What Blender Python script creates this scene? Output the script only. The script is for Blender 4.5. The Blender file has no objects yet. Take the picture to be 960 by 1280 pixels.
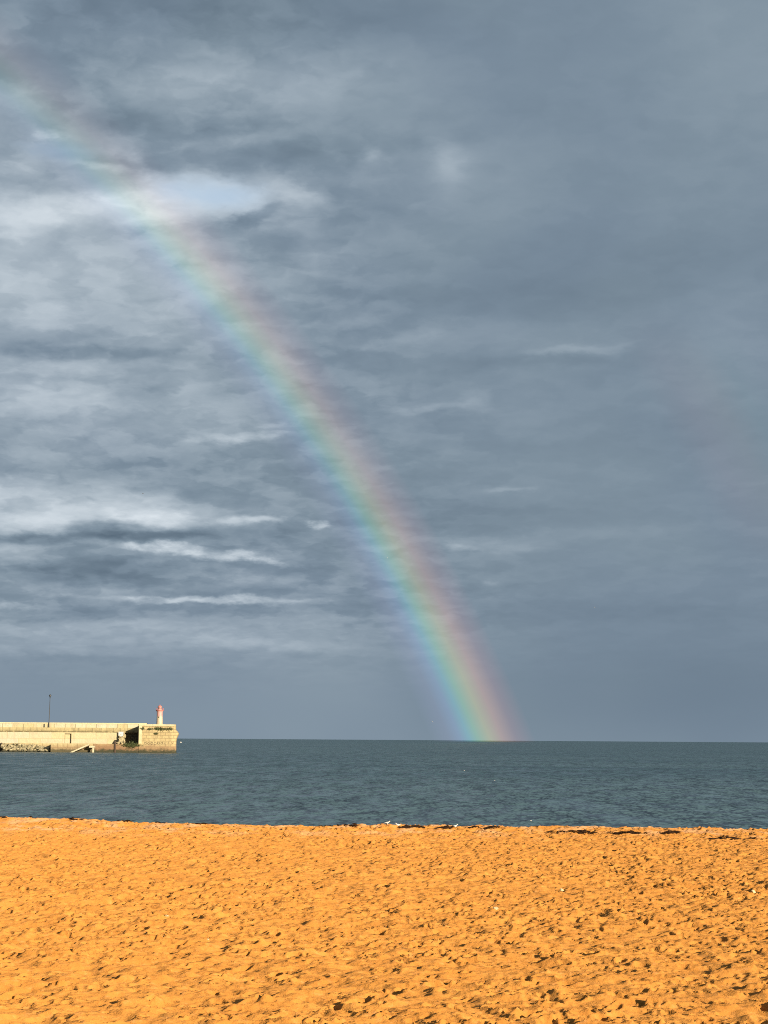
import bpy, bmesh, math, random
import numpy as np
from mathutils import Vector, Matrix, Euler

random.seed(7)
C = bpy.context.scene
COL = C.collection
R = math.radians

# ------------------------------------------------------------------ constants of the place
F = 2450.0                     # focal length in pixels of a 960 wide picture
PITCH = math.atan((924.7 - 640) / F)
ROLL = math.atan(0.0066)
CAM = Vector((0, 0, 4.5))      # eye height above the water
CM = Matrix.Rotation(math.pi / 2 + PITCH, 3, 'X') @ Matrix.Rotation(ROLL, 3, 'Z')
SUN_EL, SUN_AZ = 14.8, 143.6   # azimuth clockwise from +Y (the bow's centre is opposite the sun)
SUN_DIR = Vector((math.sin(R(SUN_AZ)) * math.cos(R(SUN_EL)), math.cos(R(SUN_AZ)) * math.cos(R(SUN_EL)), math.sin(R(SUN_EL))))
ANTI = -SUN_DIR
EXPOSURE = 1.3
EX = 2 ** EXPOSURE


def pdir(px, py):
    return (CM @ Vector(((px - 480) / F, -(py - 640) / F, -1))).normalized()


def at(px, py, Y):
    """point of the plane y = Y that is seen at a place of the photograph (used only to survey the scene)"""
    d = pdir(px, py)
    return CAM + d * (Y / d.y)


def ground(px, py, z):
    d = pdir(px, py)
    return CAM + d * ((z - CAM.z) / d.z)


def lin(c):
    return tuple(((v / 255) / 12.92 if v / 255 <= .04045 else ((v / 255 + .055) / 1.055) ** 2.4) for v in c)


# ------------------------------------------------------------------ object helpers
def link(name, me, mat=None, parent=None, loc=None):
    o = bpy.data.objects.new(name, me)
    COL.objects.link(o)
    if mat is not None and me is not None and not me.materials:
        me.materials.append(mat)
    if parent is not None:
        o.parent = parent
    if loc is not None:
        o.location = loc
    return o


def obj(name, bm, mat, parent=None, loc=None, smooth=False):
    me = bpy.data.meshes.new(name)
    bm.to_mesh(me)
    bm.free()
    if smooth:
        for p in me.polygons:
            p.use_smooth = True
    return link(name, me, mat, parent, loc)


def tag(o, label=None, cat=None, group=None, kind=None):
    if label: o['label'] = label
    if cat: o['category'] = cat
    if group: o['group'] = group
    if kind: o['kind'] = kind
    return o


def thing(name, loc, label, cat, group=None):
    return tag(link(name, None, loc=loc), label, cat, group)


def copy_tree(o, parent=None):
    c = o.copy()
    COL.objects.link(c)
    if parent is not None: c.parent = parent
    for ch in list(o.children): copy_tree(ch, c)
    return c


def box(bm, x0, x1, y0, y1, z0, z1, bev=0):
    vs = [bm.verts.new((x, y, z)) for z in (z0, z1) for y in (y0, y1) for x in (x0, x1)]
    fs = [(0, 2, 3, 1), (4, 5, 7, 6), (0, 1, 5, 4), (2, 6, 7, 3), (0, 4, 6, 2), (1, 3, 7, 5)]
    faces = [bm.faces.new([vs[i] for i in f]) for f in fs]
    if bev:
        es = list({e for f in faces for e in f.edges})
        bmesh.ops.bevel(bm, geom=es, offset=bev, segments=2, affect='EDGES')
    return faces


def lathe(bm, prof, n=24, cx=0, cy=0, lean=0):
    """prof: (radius, z) from bottom to top"""
    rings = []
    for r, z in prof:
        rings.append([bm.verts.new((cx + lean * z + r * math.cos(2 * math.pi * k / n), cy + r * math.sin(2 * math.pi * k / n), z)) for k in range(n)])
    for a, b in zip(rings, rings[1:]):
        for k in range(n):
            bm.faces.new((a[k], a[(k + 1) % n], b[(k + 1) % n], b[k]))
    bm.faces.new(rings[0][::-1])
    bm.faces.new(rings[-1])


def tube(bm, p0, p1, r0, r1=None, n=8):
    p0, p1 = Vector(p0), Vector(p1)
    r1 = r0 if r1 is None else r1
    q = (p1 - p0).to_track_quat('Z', 'Y').to_matrix()
    a = [bm.verts.new(p0 + q @ Vector((r0 * math.cos(2 * math.pi * k / n), r0 * math.sin(2 * math.pi * k / n), 0))) for k in range(n)]
    b = [bm.verts.new(p1 + q @ Vector((r1 * math.cos(2 * math.pi * k / n), r1 * math.sin(2 * math.pi * k / n), 0))) for k in range(n)]
    for k in range(n):
        bm.faces.new((a[k], a[(k + 1) % n], b[(k + 1) % n], b[k]))
    bm.faces.new(a[::-1])
    bm.faces.new(b)


# ------------------------------------------------------------------ node helpers
class NT:
    def __init__(self, tree):
        self.t = tree
        self.n = tree.nodes
        self.l = tree.links

    def node(self, kind, **kw):
        nd = self.n.new(kind)
        for k, v in kw.items():
            if k.startswith('_'):
                self.put(nd.inputs[k[1:]] if not k[1:].isdigit() else nd.inputs[int(k[1:])], v)
            else:
                setattr(nd, k, v)
        return nd

    def put(self, sock, v):
        if isinstance(v, E_):
            self.l.new(v.s, sock)
        elif isinstance(v, bpy.types.NodeSocket):
            self.l.new(v, sock)
        else:
            if sock.type == 'RGBA' and len(v) == 3: v = (*v, 1)
            sock.default_value = v

    def m(self, op, a, b=None, c=None, clamp=False):
        nd = self.n.new('ShaderNodeMath')
        nd.operation = op
        nd.use_clamp = clamp
        for i, v in enumerate((a, b, c)):
            if v is not None: self.put(nd.inputs[i], v)
        return E_(self, nd.outputs[0])

    def smooth(self, x, lo, hi, a=0.0, b=1.0):
        nd = self.n.new('ShaderNodeMapRange')
        nd.interpolation_type = 'SMOOTHSTEP'
        self.put(nd.inputs[0], x)
        for i, v in zip((1, 2, 3, 4), (lo, hi, a, b)): self.put(nd.inputs[i], v)
        return E_(self, nd.outputs[0])

    def mix(self, f, a, b, blend='MIX'):
        nd = self.n.new('ShaderNodeMix')
        nd.data_type = 'RGBA'
        nd.blend_type = blend
        nd.clamp_factor = True
        self.put(nd.inputs[0], f)
        self.put(nd.inputs[6], a)
        self.put(nd.inputs[7], b)
        return E_(self, nd.outputs[2])

    def xyz(self, x, y, z):
        nd = self.n.new('ShaderNodeCombineXYZ')
        for i, v in enumerate((x, y, z)): self.put(nd.inputs[i], v)
        return E_(self, nd.outputs[0])

    def sep(self, v):
        nd = self.n.new('ShaderNodeSeparateXYZ')
        self.put(nd.inputs[0], v)
        return [E_(self, o) for o in nd.outputs]

    def dot(self, a, b):
        nd = self.n.new('ShaderNodeVectorMath')
        nd.operation = 'DOT_PRODUCT'
        self.put(nd.inputs[0], a)
        self.put(nd.inputs[1], b)
        return E_(self, nd.outputs['Value'])

    def vm(self, op, a, b=None):
        nd = self.n.new('ShaderNodeVectorMath')
        nd.operation = op
        self.put(nd.inputs[0], a)
        if b is not None: self.put(nd.inputs[1], b)
        return E_(self, nd.outputs[0])

    def noise(self, vec, scale=1.0, detail=4.0, rough=.5, col=False, dist=0.0):
        nd = self.n.new('ShaderNodeTexNoise')
        self.put(nd.inputs['Vector'], vec)
        nd.inputs['Scale'].default_value = scale
        nd.inputs['Detail'].default_value = detail
        nd.inputs['Roughness'].default_value = rough
        nd.inputs['Distortion'].default_value = dist
        return E_(self, nd.outputs[1 if col else 0])

    def ramp(self, f, stops):
        nd = self.n.new('ShaderNodeValToRGB')
        el = nd.color_ramp.elements
        while len(el) < len(stops): el.new(.5)
        for e, (p, c) in zip(el, stops):
            e.position = p
            e.color = (*c, 1) if not isinstance(c, (int, float)) else (c, c, c, 1)
        self.put(nd.inputs[0], f)
        return E_(self, nd.outputs[0])


class E_:
    def __init__(self, nt, s): self.nt, self.s = nt, s
    def __add__(self, o): return self.nt.m('ADD', self, o)
    __radd__ = __add__
    def __sub__(self, o): return self.nt.m('SUBTRACT', self, o)
    def __rsub__(self, o): return self.nt.m('SUBTRACT', o, self)
    def __mul__(self, o): return self.nt.m('MULTIPLY', self, o)
    __rmul__ = __mul__
    def __truediv__(self, o): return self.nt.m('DIVIDE', self, o)


def material(name, **kw):
    m = bpy.data.materials.new(name)
    m.use_nodes = True
    nt = NT(m.node_tree)
    b = m.node_tree.nodes['Principled BSDF']
    for k, v in kw.items():
        s = b.inputs[k]
        s.default_value = (*v, 1) if s.type == 'RGBA' and len(v) == 3 else v
    return m, nt, b


def bump(nt, b, h, strength, dist):
    nd = nt.node('ShaderNodeBump', _Strength=strength, _Distance=dist, _Height=h)
    nt.l.new(nd.outputs[0], b.inputs['Normal'])
    return nd


# ------------------------------------------------------------------ camera
cd = bpy.data.cameras.new('camera')
cd.sensor_fit = 'HORIZONTAL'
cd.sensor_width = 36
cd.lens = 36 * F / 960
cd.clip_start = .1
cd.clip_end = 200000
cam = bpy.data.objects.new('camera', cd)
cam.matrix_world = Matrix.Translation(CAM) @ CM.to_4x4()
COL.objects.link(cam)
C.camera = cam
C.view_settings.view_transform = 'Standard'
C.view_settings.look = 'None'
C.view_settings.exposure = EXPOSURE
C.view_settings.gamma = 1
C.cycles.use_denoising = False
C.cycles.filter_width = 1.0
C.cycles.transparent_max_bounces = 16
C.cycles.max_bounces = 5

# ------------------------------------------------------------------ sun
sd = bpy.data.lights.new('sun', 'SUN')
sd.energy = 5.0
sd.angle = R(.5)
sd.color = (1.0, .86, .66)
so = bpy.data.objects.new('sun', sd)
so.rotation_euler = SUN_DIR.to_track_quat('Z', 'Y').to_euler()
so.location = SUN_DIR * 300
COL.objects.link(so)

# ------------------------------------------------------------------ sky: Nishita sky behind the camera, rain cloud in front of it
W = bpy.data.worlds.new('World')
C.world = W
W.use_nodes = True
W.cycles.sampling_method = 'MANUAL'
W.cycles.sample_map_resolution = 512
nt = NT(W.node_tree)
W.node_tree.nodes.clear()
tc = nt.node('ShaderNodeTexCoord')
D = E_(nt, tc.outputs['Generated'])
dx, dy, dz = nt.sep(D)
PXD = math.degrees(1 / F)
U = nt.m('ARCTAN2', dx, dy) * (math.degrees(1) / PXD)        # azimuth and height in steps of 1/2450 rad
V = nt.m('ARCSINE', dz) * (math.degrees(1) / PXD)


def uv(px, py):
    d = pdir(px, py)
    return math.degrees(math.atan2(d.x, d.y)) / PXD, math.degrees(math.asin(d.z)) / PXD


wn = nt.sep(nt.noise(nt.xyz(U / 130, V / 60, 3.1), 1, 6, .58, col=True))
Uw = U + (wn[0] - .5) * 110
Vw = V + (wn[1] - .5) * 36
wn2 = nt.sep(nt.noise(nt.xyz(U / 34, V / 13, 9.7), 1, 4, .55, col=True))
Uf = Uw + (wn2[0] - .5) * 46
Vf = Vw + (wn2[1] - .5) * 11


def blob(px, py, sx, sy, amp, tilt=0, p=1.0, fine=False, warp=True):
    cu, cv = uv(px, py)
    a = (Uf if fine else Uw if warp else U) - cu
    b = (Vf if fine else Vw if warp else V) - cv
    if tilt:
        c, s = math.cos(R(tilt)), math.sin(R(tilt))
        a, b = a * c + b * s, b * c - a * s
    a = a / sx
    b = b / sy
    d2 = a * a + b * b
    if p != 1.0: d2 = nt.m('POWER', d2, p)
    e = nt.m('EXPONENT', d2 * -1.0)
    return e * amp


BLOBS = [
    # px, py, sx, sy, amp, tilt, power, edge (0 smooth, 1 ragged, 2 ragged and broken)
    (40, 400, 360, 240, .27, 0, 1, 0),
    (250, 10, 420, 45, -.10, 2, 1, 0),
    (960, 40, 160, 120, .07, 0, 1, 0),
    (290, 112, 170, 36, .20, 4, 1.2, 0),
    (140, 143, 62, 17, -.20, -6, 1.4, 1),
    (250, 153, 120, 11, -.10, 0, 1.2, 1),
    (310, 172, 80, 13, .18, 8, 1.3, 1),
    (440, 186, 150, 13, -.12, 5, 1.2, 1),
    (175, 207, 60, 9, -.16, -6, 1.3, 1),
    (560, 215, 110, 60, .12, -10, 1, 0),
    (553, 205, 22, 30, .22, 12, 1, 0),
    (467, 191, 14, 12, .24, 0, 1, 0),
    (430, 100, 160, 40, .06, 0, 1, 0),
    # break in the cloud at the top of the bow
    (30, 150, 70, 60, .14, 0, 1, 0),
    (64, 166, 14, 6, .28, 0, 1, 1),
    (112, 205, 30, 7, .30, -8, 1, 1),
    (160, 193, 26, 9, .22, -20, 1, 1),
    (30, 215, 50, 9, .18, -8, 1.2, 1),
    (60, 262, 130, 23, .36, 1, 1.6, 0),
    (248, 243, 92, 29, .62, -3, 1.8, 1),
    (150, 262, 60, 18, .30, 0, 1.4, 0),
    (340, 226, 22, 13, .22, -25, 1.2, 1),
    (378, 247, 30, 12, .30, -22, 1.3, 1),
    (318, 272, 46, 8, -.34, 16, 1.5, 1),
    (200, 275, 40, 10, .26, 4, 1.5, 1),
    (380, 285, 70, 26, .16, -30, 1, 0),
    # big soft cloud on the left
    (70, 330, 210, 80, .22, -10, 1.2, 0),
    (20, 298, 30, 14, .18, 0, 1, 1),
    (130, 385, 50, 48, -.13, 25, 1, 0),
    (35, 395, 50, 40, .08, 0, 1, 0),
    (240, 355, 60, 60, .10, 0, 1, 0),
    (110, 440, 125, 9, -.26, 0, 1.6, 1),
    (40, 425, 120, 16, -.10, 0, 1.2, 0),
    (60, 497, 85, 20, .22, -3, 1.4, 1),
    (180, 497, 60, 14, -.14, 0, 1.3, 1),
    (210, 525, 120, 20, .10, 0, 1, 0),
    (60, 460, 130, 10, .14, 0, 1.2, 1),
    (255, 490, 40, 26, .10, 10, 1.2, 1),
    (305, 547, 60, 5, .34, 4, 1.5, 2),
    (330, 535, 24, 4, .18, 6, 1.3, 2),
    (280, 590, 240, 26, -.10, 0, 1.2, 0),
    # bright broken band low on the left
    (80, 632, 160, 34, .47, -3, 2.2, 1),
    (20, 655, 60, 16, .22, 0, 1.5, 1),
    (190, 648, 60, 13, .34, -6, 1.6, 1),
    (285, 651, 22, 6, .48, 0, 1.5, 1),
    (335, 650, 30, 6, .50, 2, 1.6, 1),
    (404, 654, 17, 4, .52, 0, 1.6, 1),
    (92, 620, 22, 6, -.26, 0, 1.4, 1),
    (115, 661, 46, 10, -.46, 0, 1.8, 1),
    (40, 672, 60, 8, -.40, 0, 1.6, 1),
    (175, 672, 80, 8, -.40, 0, 1.6, 1),
    (290, 667, 150, 8, -.16, 0, 1.5, 1),
    (225, 690, 92, 6, .62, -3, 2.0, 2),
    (320, 700, 26, 3, .50, -2, 1.5, 2),
    (15, 692, 60, 14, .26, 0, 1.5, 1),
    (120, 714, 110, 16, -.26, 0, 1.8, 1),
    (310, 724, 70, 10, .16, 0, 1.3, 1),
    (250, 751, 125, 5, .48, 0, 2.0, 2),
    (10, 757, 30, 5, .34, 0, 1.5, 2),
    (90, 738, 60, 7, .18, 0, 1.3, 1),
    (70, 770, 90, 8, -.14, 0, 1.3, 1),
    (150, 792, 280, 20, .24, 0, 1.3, 1),
    (70, 815, 120, 7, .16, 0, 1.3, 2),
    (330, 803, 110, 9, .12, -4, 1.3, 1),
    # right-hand side
    (590, 415, 150, 26, .12, -3, 1.2, 1),
    (720, 437, 62, 5, .15, 6, 1.3, 1),
    (500, 425, 50, 10, .16, 8, 1.2, 1),
    (590, 497, 30, 12, .16, 6, 1.3, 1),
    (530, 508, 46, 5, .15, 10, 1.3, 1),
    (660, 500, 40, 30, .06, 6, 1, 0),
    (638, 612, 26, 4, .19, 9, 1.4, 1),
    (610, 680, 70, 8, .13, 0, 1.3, 1),
    (572, 683, 20, 5, .20, 0, 1.3, 1),
    (604, 727, 9, 5, .18, 0, 1, 1),
    (720, 668, 170, 10, .06, 2, 1.3, 1),
    (680, 452, 110, 9, -.12, 2, 1.4, 1),
    (640, 370, 330, 45, -.12, 10, 1, 0),
    (580, 645, 200, 20, -.09, 2, 1.2, 0),
    (860, 540, 130, 30, -.06, 5, 1, 0),
    (760, 765, 260, 12, -.06, 0, 1.4, 0),
    (900, 860, 190, 70, -.13, 0, 1, 0),
    (620, 880, 160, 60, -.06, 0, 1, 0),
    (930, 430, 70, 60, .09, 0, 1, 0),
    (420, 830, 170, 60, .05, 0, 1, 0),
]
brk = nt.smooth(nt.noise(nt.xyz(U / 50, V / 22, 6.0), 1, 5, .6), .30, .68, .45, 1.25)
L = Lf = None
for b in BLOBS:
    e = blob(*b)
    if b[7] == 2: Lf = e if Lf is None else Lf + e
    else: L = e if L is None else L + e
L = L + Lf * brk
# fine structure of the cloud, drawn out along the horizon
fn = nt.noise(nt.xyz(U / 190, V / 78, 5.0), 1, 7, .6)
fn2 = nt.noise(nt.xyz(U / 60, V / 30, 2.0), 1, 5, .55)
calm = nt.smooth(V, 40, 190) * nt.smooth(U + V * .25, 330, -60, .25, 1.0)
PX = dx / (dz + .26)
PY = dy / (dz + .26)
lw = nt.sep(nt.noise(nt.xyz(PX * 36, PY * 36, 3.0), 1, 4, .55, col=True))
PXw = PX + (lw[0] - .5) * .036
PYw = PY + (lw[1] - .5) * .036
lump1 = nt.noise(nt.xyz(PXw * 13, PYw * 13, 20.0), 1, 5, .5)
lump2 = nt.noise(nt.xyz(PXw * 33, PYw * 33, 31.0), 1, 5, .5)
def relief(sc, z0, det, ox, oy):
    a_ = nt.noise(nt.xyz(PXw * sc, PYw * sc, z0), 1, det, .5)
    b_ = nt.noise(nt.xyz(PXw * sc + ox, PYw * sc + oy, z0), 1, det, .5)
    return a_ - b_


emb = relief(7.5, 44.0, 5, .10, .16) * .52 + relief(17.0, 61.0, 4, .12, .2) * .30
L = L + emb * calm
L = L + ((fn - .5) * .16 + (nt.smooth(lump1, .43, .57) - .5) * .14 + (nt.smooth(lump2, .36, .66) - .5) * .065 + (fn2 - .5) * .06) * calm
# the air inside the bow is a little brighter than the dark band outside it
ang = nt.m('ARCCOSINE', nt.dot(D, tuple(ANTI))) * math.degrees(1)
L = L + nt.smooth(ang, 41.3, 39.0) * .055
hue = nt.noise(nt.xyz(U / 330, V / 210, 1.0), 1, 2, .5)
base = nt.mix(nt.smooth(hue, .35, .65), (121 / 255, 138 / 255, 154 / 255), (126 / 255, 143 / 255, 157 / 255))
Lp = nt.m('MAXIMUM', L, 0.0)
Ln = nt.m('MAXIMUM', L * -1.0, 0.0)
colr = nt.mix(Lp, base, (219 / 255, 228 / 255, 235 / 255))
colr = nt.mix(Ln, colr, (52 / 255, 68 / 255, 84 / 255))
hole = blob(258, 243, 66, 20, .8, -3, 1.3, 1)
colr = nt.mix(hole, colr, (176 / 255, 199 / 255, 222 / 255))
blu = blob(85, 185, 40, 12, .35, 0, 1.2, True)
colr = nt.mix(blu, colr, (134 / 255, 160 / 255, 188 / 255))
gm = nt.node('ShaderNodeGamma', _Color=colr, _Gamma=2.2)
cloud = nt.node('ShaderNodeBackground', _Color=gm.outputs[0], _Strength=1 / EX)
sky = nt.node('ShaderNodeTexSky', sky_type='NISHITA', sun_disc=False, sun_elevation=R(SUN_EL), sun_rotation=R(SUN_AZ))
bg = nt.node('ShaderNodeBackground', _Color=sky.outputs[0], _Strength=.05)
cover = nt.smooth(nt.dot(D, tuple(SUN_DIR)), .55, .98, 0.0, .5)
ms = nt.node('ShaderNodeMixShader', _0=cover)
nt.l.new(cloud.outputs[0], ms.inputs[1])
nt.l.new(bg.outputs[0], ms.inputs[2])
out = nt.node('ShaderNodeOutputWorld')
nt.l.new(ms.outputs[0], out.inputs[0])


# ------------------------------------------------------------------ rainbows: rings of lit rain round the point opposite the sun
def bow_material(name, lo, hi, stops, gain, fade):
    m = bpy.data.materials.new(name)
    m.use_nodes = True
    m.node_tree.nodes.clear()
    n = NT(m.node_tree)
    t = n.node('ShaderNodeTexCoord')
    d = n.vm('NORMALIZE', E_(n, t.outputs['Object']))
    a = n.m('ARCCOSINE', n.dot(d, tuple(ANTI))) * math.degrees(1)
    c = n.ramp((a - lo) / (hi - lo), [((p - lo) / (hi - lo), col) for p, col in stops])
    x, y, z = n.sep(d)
    el = n.m('ARCSINE', z) * math.degrees(1)
    s = fade(n, el)
    nz = n.noise(d, 22, 3, .5)
    s = s * (1 + (nz - .5) * .5) * (gain / EX / 2)
    e = n.node('ShaderNodeEmission', _Color=c, _Strength=s)
    tr = n.node('ShaderNodeBsdfTransparent')
    ad = n.node('ShaderNodeAddShader')
    n.l.new(tr.outputs[0], ad.inputs[0])
    n.l.new(e.outputs[0], ad.inputs[1])
    o = n.node('ShaderNodeOutputMaterial')
    n.l.new(ad.outputs[0], o.inputs[0])
    m.cycles.emission_sampling = 'NONE'
    return m


def bow(name, lo, hi, el_lo, el_hi, right_only, mat, near=2900, far=3100):
    ax = ANTI
    e1 = (Vector((0, 0, 1)) - ax * ax.z).normalized()
    e2 = ax.cross(e1)             # to the right of the axis is -e2 or +e2
    if e2.x < 0: e2 = -e2
    bm = bmesh.new()
    prev = None
    first = None
    N = 400
    for k in range(N + 1):
        ph = R(-125 + 250 * k / N)
        mid = ax * math.cos(R((lo + hi) / 2)) + (e1 * math.cos(ph) + e2 * math.sin(ph)) * math.sin(R((lo + hi) / 2))
        el = math.degrees(math.asin(mid.z))
        if not (el_lo <= el <= el_hi) or (right_only and ph < 0):
            continue
        ring = []
        for th, rr in ((lo, near), (lo, far), (hi, far), (hi, near)):
            v = ax * math.cos(R(th)) + (e1 * math.cos(ph) + e2 * math.sin(ph)) * math.sin(R(th))
            ring.append(bm.verts.new(v * rr))
        if prev:
            for i in range(4):
                bm.faces.new((prev[i], prev[(i + 1) % 4], ring[(i + 1) % 4], ring[i]))
        else:
            bm.faces.new(ring[::-1])
        prev = ring
    bm.faces.new(prev)
    return obj(name, bm, mat, loc=CAM)


m_bow = bow_material('rainbow_light', 40.1, 43.15, [
    (40.2, (0, 0, 0)), (40.7, (.028, .027, .055)), (41.0, (.04, .07, .13)), (41.24, (.03, .14, .15)),
    (41.46, (.075, .18, .075)), (41.78, (.185, .165, .035)), (42.12, (.19, .08, .03)), (42.5, (.075, .014, .008)), (43.0, (0, 0, 0))], 1.08,
    lambda n, el: n.smooth(el, -.07, .01) * n.smooth(el, 1, 9.5, 1.0, .50) * n.smooth(el, 13, 18, 1.0, .42))
rb = bow('rainbow', 40.1, 43.15, -1.0, 90, False, m_bow)
tag(rb, 'bright rainbow arcing from the upper left down to the sea horizon', 'rainbow')
m_bow2 = bow_material('second_rainbow_light', 50.3, 53.6, [
    (50.3, (0, 0, 0)), (51.2, (.020, .005, .002)), (52.0, (.020, .011, .0)), (52.7, (.006, .014, .006)), (53.6, (0, 0, 0))], 1.0,
    lambda n, el: n.smooth(el, 4.5, 7.5, 0.0, 1.0) * n.smooth(el, 9.5, 13, 1.0, 0.0))
rb2 = bow('rainbow', 50.2, 53.6, 4.5, 13, True, m_bow2)
tag(rb2, 'very faint pinkish patch of a second rainbow right of the bright bow', 'rainbow')

# ------------------------------------------------------------------ sea
mw, nt, b = material('sea_water', **{'Base Color': (.022, .05, .056), 'Roughness': .16, 'IOR': 1.33})
g = nt.node('ShaderNodeNewGeometry')
P = E_(nt, g.outputs['Position'])
px_, py_, pz_ = nt.sep(P)
w1 = nt.noise(nt.xyz(px_ / 1.6, py_ / 2.0, 0.0), 1, 4, .6)
w2 = nt.noise(nt.xyz(px_ / 6, py_ / 8.5, 4.0), 1, 3, .6)
w3 = nt.noise(nt.xyz(px_ / .8, py_ / .5, 8.0), 1, 2, .5)
w4 = nt.noise(nt.xyz(px_ / 2.0, py_ / 6.0, 14.0), 1, 3, .6)
hgt = w1 * .5 + w2 * 2.6 + w4 * 1.5 + w3 * .08
bump(nt, b, hgt, 1.0, 1.0)
pat = nt.noise(nt.xyz(px_ / 90, py_ / 40, 2.0), 1, 4, .6)
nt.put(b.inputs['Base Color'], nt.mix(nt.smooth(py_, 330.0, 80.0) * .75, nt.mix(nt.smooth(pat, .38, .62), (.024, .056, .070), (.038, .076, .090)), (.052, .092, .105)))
pat2 = nt.noise(nt.xyz(px_ / 1.0, py_ / 7, 7.0), 1, 4, .65)
pat3 = nt.noise(nt.xyz(px_ / 4, py_ / 22, 3.0), 1, 4, .6)
nt.put(b.inputs['Roughness'], nt.smooth(pat2 * .5 + pat3 * .5, .36, .64, .52, .24))
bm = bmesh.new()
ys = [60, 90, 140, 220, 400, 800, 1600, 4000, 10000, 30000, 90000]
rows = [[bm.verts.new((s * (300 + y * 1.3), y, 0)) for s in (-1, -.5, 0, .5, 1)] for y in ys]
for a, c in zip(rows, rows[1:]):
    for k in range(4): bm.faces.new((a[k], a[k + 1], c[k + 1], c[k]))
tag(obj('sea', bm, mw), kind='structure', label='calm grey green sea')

# ------------------------------------------------------------------ sand: one sheet with its footprints really dug into it
rng = np.random.default_rng(11)
T = rng.random((8, 256, 256), dtype=np.float32)


def vnoise(x, y, k):
    xi = np.floor(x).astype(np.int32)
    yi = np.floor(y).astype(np.int32)
    fx = (x - xi).astype(np.float32)
    fy = (y - yi).astype(np.float32)
    fx = fx * fx * (3 - 2 * fx)
    fy = fy * fy * (3 - 2 * fy)
    t = T[k % 8]
    x0, x1, y0, y1 = xi & 255, (xi + 1) & 255, yi & 255, (yi + 1) & 255
    a = t[x0, y0] * (1 - fx) + t[x1, y0] * fx
    c = t[x0, y1] * (1 - fx) + t[x1, y1] * fx
    return a * (1 - fy) + c * fy - .5


def prints(X, Y, s, depth, k, prob, amin, amax, aspect, prefer=None):
    """hollows on a jittered lattice with spacing s: oval, turned at random, with a pushed-up rim"""
    r = np.random.default_rng(100 + k)
    Q = r.random((7, 512, 512), dtype=np.float32)
    H = np.zeros_like(X)
    ci = np.floor(X / s).astype(np.int32)
    cj = np.floor(Y / s).astype(np.int32)
    for di in (-1, 0, 1):
        for dj in (-1, 0, 1):
            i, j = ci + di, cj + dj
            a, c = i & 511, j & 511
            ox = X - (i + Q[0][a, c]) * s
            oy = Y - (j + Q[1][a, c]) * s
            th = Q[2][a, c] * np.float32(math.pi)
            cs, sn = np.cos(th), np.sin(th)
            ra = s * (amin + (amax - amin) * Q[3][a, c])
            lx = (ox * cs + oy * sn) / ra
            ly = (oy * cs - ox * sn) / (ra * (aspect + .3 * Q[6][a, c]))
            q2 = lx * lx + ly * ly
            on = (Q[4][a, c] < (prob if prefer is None else prob * prefer)) * (.35 + .65 * Q[5][a, c])
            q = np.sqrt(q2)
            heel = 1 + .45 * lx
            H += (on * ra * depth) * (-np.exp(-q2 * np.sqrt(q) * .95) * heel + .42 * np.exp(-((q - 1.35) / .33) ** 2))
    return H


def crest_y(x):
    return 79.2 + .024 * np.clip(-x, 0, 60) ** 2 + .5 * np.sin(x * .35) + .25 * np.sin(x * .9 + 1)


near = np.linspace(-80, 14, 40)
vals = [14.0]
while vals[-1] < 97: vals.append(vals[-1] * 1.00125)
far = np.linspace(98, 140, 15)
yy = np.concatenate([near[:-1], np.array(vals), far])
NC = 1240
core = np.linspace(-1, 1, NC)
side = 1 + np.geomspace(.004, 40, 44)
uu = np.concatenate([-side[::-1], core, side])
hw = np.where(yy > 14, .27 * yy + 8.0, .27 * 14 + 8.0)
X = (uu[None, :] * hw[:, None]).astype(np.float32)
Y = np.repeat(yy[:, None], len(uu), 1).astype(np.float32)
cy = crest_y(X)
# plain of dry sand, a low berm at the crest, then the slope into the water
Z = 1.0 + np.zeros_like(X)
Z += .05 * vnoise(X / 9, Y / 9, 1) + .05 * vnoise(X / 3.1 + 7, Y / 3.1, 2)
t = Y - cy
Z += np.where(t > 0, -t * .11, 0)
Z += .07 * np.exp(-((t + 1.0) / 3.5) ** 2)
rough = vnoise(X / 4.2, Y / 4.2, 3) + .6 * vnoise(X / 1.7, Y / 1.7, 4)
right = 1 / (1 + np.exp(-(X / Y * 14 - .1)))                # more trampled towards the right
dens = np.clip(.72 + .8 * rough + .35 * (right - .5), .1, 1.3)
inside = (np.clip((1.0 - np.abs(uu)) / .05, 0, 1)[None, :] * np.clip((Y - 14.1) / .8, 0, 1)).astype(np.float32)
H = np.zeros_like(X)
wx = X + .05 * vnoise(X / .22, Y / .22, 5) + .1 * vnoise(X / .6, Y / .6, 6)
wy = Y + .05 * vnoise(X / .22 + 31, Y / .22, 7) + .1 * vnoise(X / .6, Y / .6 + 17, 0)
H += prints(wx, wy, .58, .72, 1, .60, .17, .34, .45, dens)
H += prints(wx + 5.3, wy + 2.1, .36, .95, 2, .85, .16, .36, .45, dens)
H += prints(wx + 9.1, wy + 7.7, .21, 1.0, 3, .80, .15, .36, .55, dens)
rid = 1 - 2 * np.abs(vnoise(X / .55 + .4 * vnoise(X / .3, Y / .3, 3), Y / .36, 5)) * 2
H += .042 * rid * np.clip(.6 + rough, 0, 1.5)
H += .075 * vnoise(X / .8, Y / .8, 1) + 0.085 * vnoise(X / .42, Y / .42, 2) + .064 * vnoise(X / .19, Y / .19, 3) + .022 * vnoise(X / .08, Y / .08, 4)
Z += H * inside
V3 = np.stack([X, Y, Z], -1).reshape(-1, 3).astype(np.float32)
nr, ncol = X.shape
idx = np.arange(nr * ncol, dtype=np.int32).reshape(nr, ncol)
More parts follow.
